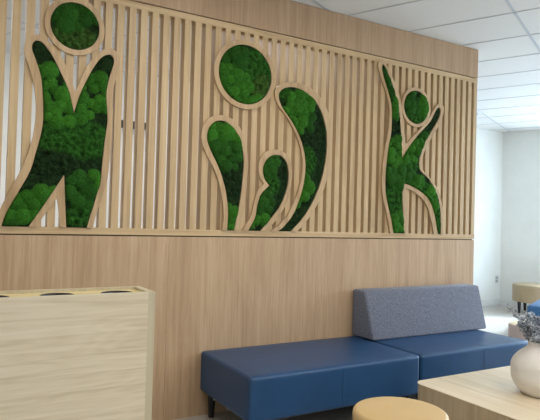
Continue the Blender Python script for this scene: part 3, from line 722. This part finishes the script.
ottoman('round_ottoman', 'tan round ottoman on black legs against the far white wall', (8.375, 5.70), 0.345, 0.465, 0.185, M['tan'], M['tan'], 4, 0.024, 2.75)
ottoman('round_ottoman', 'small dusty pink round ottoman with a cream top, behind the vase', (4.972, 3.407), 0.215, 0.445, 0.12, M['pink_side'], M['cream'], 4)

# far blue bench, turned with the ceiling grid
def far_bench():
    t = thing('upholstered_bench', 'bright blue bench in the far right, partly hidden by the dried flowers', 'bench', (6.09, 4.25, 0), math.atan2(SQ, CQ))
    cushion('seat', 0, 1.5, -0.72, 0, 0.19, 0.45, M['blue2'], t)
    for lx in (.08, 1.42):
        for ly in (-.64, -.08):
            tleg('leg', lx, ly, .194, t)
far_bench()

# ------------------------------------------------------------------ coffee table
def rounded(x0, x1, y0, y1, r, n=8):
    out = []
    for cx, cy, a0 in ((x1 - r, y1 - r, 0), (x0 + r, y1 - r, PI / 2), (x0 + r, y0 + r, PI), (x1 - r, y0 + r, 1.5 * PI)):
        out += [(cx + r * math.cos(a0 + PI / 2 * k / n), cy + r * math.sin(a0 + PI / 2 * k / n)) for k in range(n + 1)]
    return out
TZ = 0.430
t = thing('coffee_table', 'low light oak block table with rounded corners, under the white vase', 'table', (3.15, 1.85, 0))
prism('table_body', rounded(2.482, 3.86, 1.22, 2.487, .07), 0.04, TZ - .004, M['table_side'], t)
prism('tabletop', rounded(2.480, 3.862, 1.218, 2.489, .07), TZ - .004, TZ, M['table_top'], t)
prism('plinth', rounded(2.54, 3.80, 1.28, 2.43, .05), 0, 0.04, M['black'], t)
rebase(t)

# ------------------------------------------------------------------ vase and dried flowers
VC = (2.990, 1.980)
pv = [(0.094, 0.0), (0.104, 0.003), (0.128, 0.022), (0.152, 0.055), (0.167, 0.095), (0.168, 0.135), (0.168, 0.170), (0.153, 0.203),
      (0.128, 0.232), (0.102, 0.252), (0.084, 0.268), (0.077, 0.282), (0.080, 0.296), (0.083, 0.300), (0.079, 0.302), (0.072, 0.290), (0.073, 0.270),
      (0.098, 0.245), (0.148, 0.19), (0.160, 0.13), (0.14, 0.05), (0.09, 0.012)]
def smooth_prof(p, n=3):
    out = []
    for i in range(len(p) - 1):
        p0, p1, p2, p3 = (np.array(p[max(i - 1, 0)]), np.array(p[i]), np.array(p[i + 1]), np.array(p[min(i + 2, len(p) - 1)]))
        for k in range(n):
            t_ = k / n
            out.append(tuple(.5 * ((2 * p1) + (-p0 + p2) * t_ + (2 * p0 - 5 * p1 + 4 * p2 - p3) * t_ * t_ + (-p0 + 3 * p1 - 3 * p2 + p3) * t_ ** 3)))
    out.append(p[-1])
    return out
v = lathe('vase', smooth_prof(pv), M['vase'], None, 72)
v.location = (VC[0], VC[1], TZ)
tag(v, 'round off-white ceramic vase standing on the low wooden table', 'vase')

def bouquet():
    t = thing('dried_flower_bouquet', 'bunch of dried dusty blue flower sprigs in the off-white vase', 'dried flowers', (VC[0], VC[1], TZ + .03))
    rg = random.Random(21)
    # image-left is roughly (-0.5, 0.86); picture-right (0.5,-0.86)
    L = Vector((-0.5, 0.864, 0))
    Fw = Vector((0.864, 0.5, 0))
    tips = [(0.200, 0.0, 0.455, 0.6)]
    tips += [(0.150, 0.03, 0.40, 1.3), (0.120, -0.03, 0.36, 1.6)]
    for i in range(44):
        a = rg.random() * 2 * PI
        q = math.sqrt(rg.random()) * 0.160
        tips.append((q * math.cos(a) - .02, q * math.sin(a), rg.uniform(0.30, 0.47) - q * .45, 1.0))
    for k, (l, f_, h, dens) in enumerate(tips):
        end = L * l + Fw * f_ + Vector((0, 0, h))
        nd = Vector((end.x, end.y, 0))
        neck = nd.normalized() * min(.055, nd.length) + Vector((0, 0, .25))
        pts = []
        p0 = Vector((-neck.x * .5, -neck.y * .5, 0.0)); 
        for s in range(15):
            u = s / 14
            if u < .5: p = p0.lerp(neck, u * 2)
            else:
                w = (u - .5) * 2
                p = neck.lerp(end, w) + Vector((0, 0, .03 * math.sin(PI * w)))
            pts.append(p)
        bm = bmesh.new()
        tube(bm, pts, .0018, .0009, 5)
        st = from_bm('stem', bm, M['stem'], t)
        # leaves and buds up the part above the neck
        bm = bmesh.new()
        nl = int((68 if k >= 3 else 40) * dens)
        for j in range(nl):
            w = rg.uniform(.12 if k >= 3 else .3, 1.0)
            i0 = 7 + w * 7
            a_ = pts[min(int(i0), 13)].lerp(pts[min(int(i0) + 1, 14)], i0 - int(i0)) if i0 < 14 else pts[14]
            d = Vector((rg.uniform(-1, 1), rg.uniform(-1, 1), rg.uniform(-.4, 1))).normalized()
            ln = rg.uniform(.012, .024) * (1.0 if k >= 3 else .9)
            wd = ln * rg.uniform(.32, .5)
            sd = d.cross(Vector((rg.uniform(-1, 1), rg.uniform(-1, 1), rg.uniform(-1, 1)))).normalized()
            up = d.cross(sd)
            off = d * rg.uniform(.002, .012)
            b0 = a_ + off; tip = b0 + d * ln; m_ = b0 + d * ln * .5
            q_ = [bm.verts.new(v_) for v_ in (b0, m_ + sd * wd, tip, m_ - sd * wd, m_ + up * wd * .45, m_ - up * wd * .45)]
            for f3 in ((0, 1, 4), (1, 2, 4), (2, 3, 4), (3, 0, 4), (1, 0, 5), (2, 1, 5), (3, 2, 5), (0, 3, 5)):
                bm.faces.new([q_[i] for i in f3])
        from_bm('leaves', bm, M['leaf'], st)
bouquet()

# ------------------------------------------------------------------ small things on the far walls and ceiling
t = thing('wall_outlet', 'grey double electrical outlet low on the far white wall', 'outlet', (8.507, BACKY, 0.458))
box('plate', -.040, .040, -.006, 0, -.065, .065, M['plate'], t, .002)
for dz in (-.028, .028):
    box('socket', -.018, .018, -.009, -.005, dz - .018, dz + .018, M['socket'], t, .001)

t = thing('air_vent', 'grey ceiling air vent beyond the top right end of the oak wall', 'vent', (6.52, 5.78, CEIL - .003), math.atan2(SQ, CQ))
box('vent_frame', -.30, .30, -.30, .30, -.008, 0, M['plate'], t, .002)
for i in range(9):
    o = box('louvre', -.26, .26, -.004, .004, -.024, -.008, M['grille'], t)
    o.location = (0, -.24 + .06 * i, 0)

d = box('wall_box', 1.66, 2.06, 6.40, 6.535, 2.43, 2.50, M['device'], None, .004)
tag(d, 'slim black box on the wall behind the slats, showing as dark dashes', 'box')

# ------------------------------------------------------------------ light
sc = bpy.context.scene
w = bpy.data.worlds.new('World'); sc.world = w
w.use_nodes = True
w.node_tree.nodes['Background'].inputs[0].default_value = (0.62, 0.80, 1.0, 1)
w.node_tree.nodes['Background'].inputs[1].default_value = 2.5

def area(name, loc, rot, sx, sy, power, color):
    l = bpy.data.lights.new(name, 'AREA')
    l.shape = 'RECTANGLE'; l.size = sx; l.size_y = sy; l.energy = power; l.color = color
    o = bpy.data.objects.new(name, l)
    col.objects.link(o)
    o.location = loc; o.rotation_euler = rot
    return o
WARM = (1.0, 0.95, 0.88)
ga = math.atan2(SQ, CQ)
# recessed ceiling panels of the lounge, behind and above the camera
for i, (x, y) in enumerate([(-0.5, 2.1), (1.25, 2.1), (0.2, -0.6), (2.4, -0.2), (4.3, -0.6), (3.6, -2.6), (6.4, -1.6)]):
    area('ceiling_lamp', (x, y, CEIL - .006), (0, 0, ga), 1.16, 0.56, [10, 20, 14, 34, 46, 46, 50][i], WARM)
# room behind the screen
area('ceiling_lamp', (2.0, 4.85, CEIL - .006), (0, 0, 0), 1.16, 0.56, 27, (1, .95, .93))
area('ceiling_lamp', (-0.9, 5.2, CEIL - .006), (0, 0, 0), 1.16, 0.56, 40, (.95, .97, 1))
# daylight through the long window on the right
wc = Vector((CORNER[0], CORNER[1], 0)) + RDIR * ((W0 + W1) / 2) + Vector((CQ, SQ, 0)) * 0.14
area('window_daylight', (wc.x, wc.y, 1.78), (0, math.radians(90), ga), 1.9, 5.9, 620, (0.62, 0.81, 1.0))

sl = bpy.data.lights.new('sun', 'SUN')
sl.energy = 9.0; sl.angle = math.radians(6); sl.color = (0.72, 0.88, 1.0)
so = bpy.data.objects.new('sun', sl); col.objects.link(so)
el = math.radians(35)
sd_ = Vector((-0.97 * math.cos(el), 0.24 * math.cos(el), -math.sin(el)))
so.rotation_euler = sd_.to_track_quat('-Z', 'Y').to_euler()
so.location = (14, 2, 6)

# ------------------------------------------------------------------ camera
cd = bpy.data.cameras.new('camera')
cd.sensor_fit = 'HORIZONTAL'; cd.sensor_width = 36.0
cd.lens = 555.836 / 540 * 36.0
cd.clip_start = 0.05; cd.clip_end = 100
cam = bpy.data.objects.new('camera', cd)
col.objects.link(cam)
R = Matrix(((0.864218, -0.034442, -0.501938), (-0.50233, -0.003252, -0.86467), (0.028149, 0.999401, -0.020112)))
cam.matrix_world = Matrix.Translation((0, 0, EYE)) @ R.to_4x4()
sc.camera = cam

vs_ = sc.view_settings
vs_.view_transform = 'Standard'; vs_.look = 'None'; vs_.gamma = 1.0; vs_.use_curve_mapping = False
vs_.exposure = -0.02
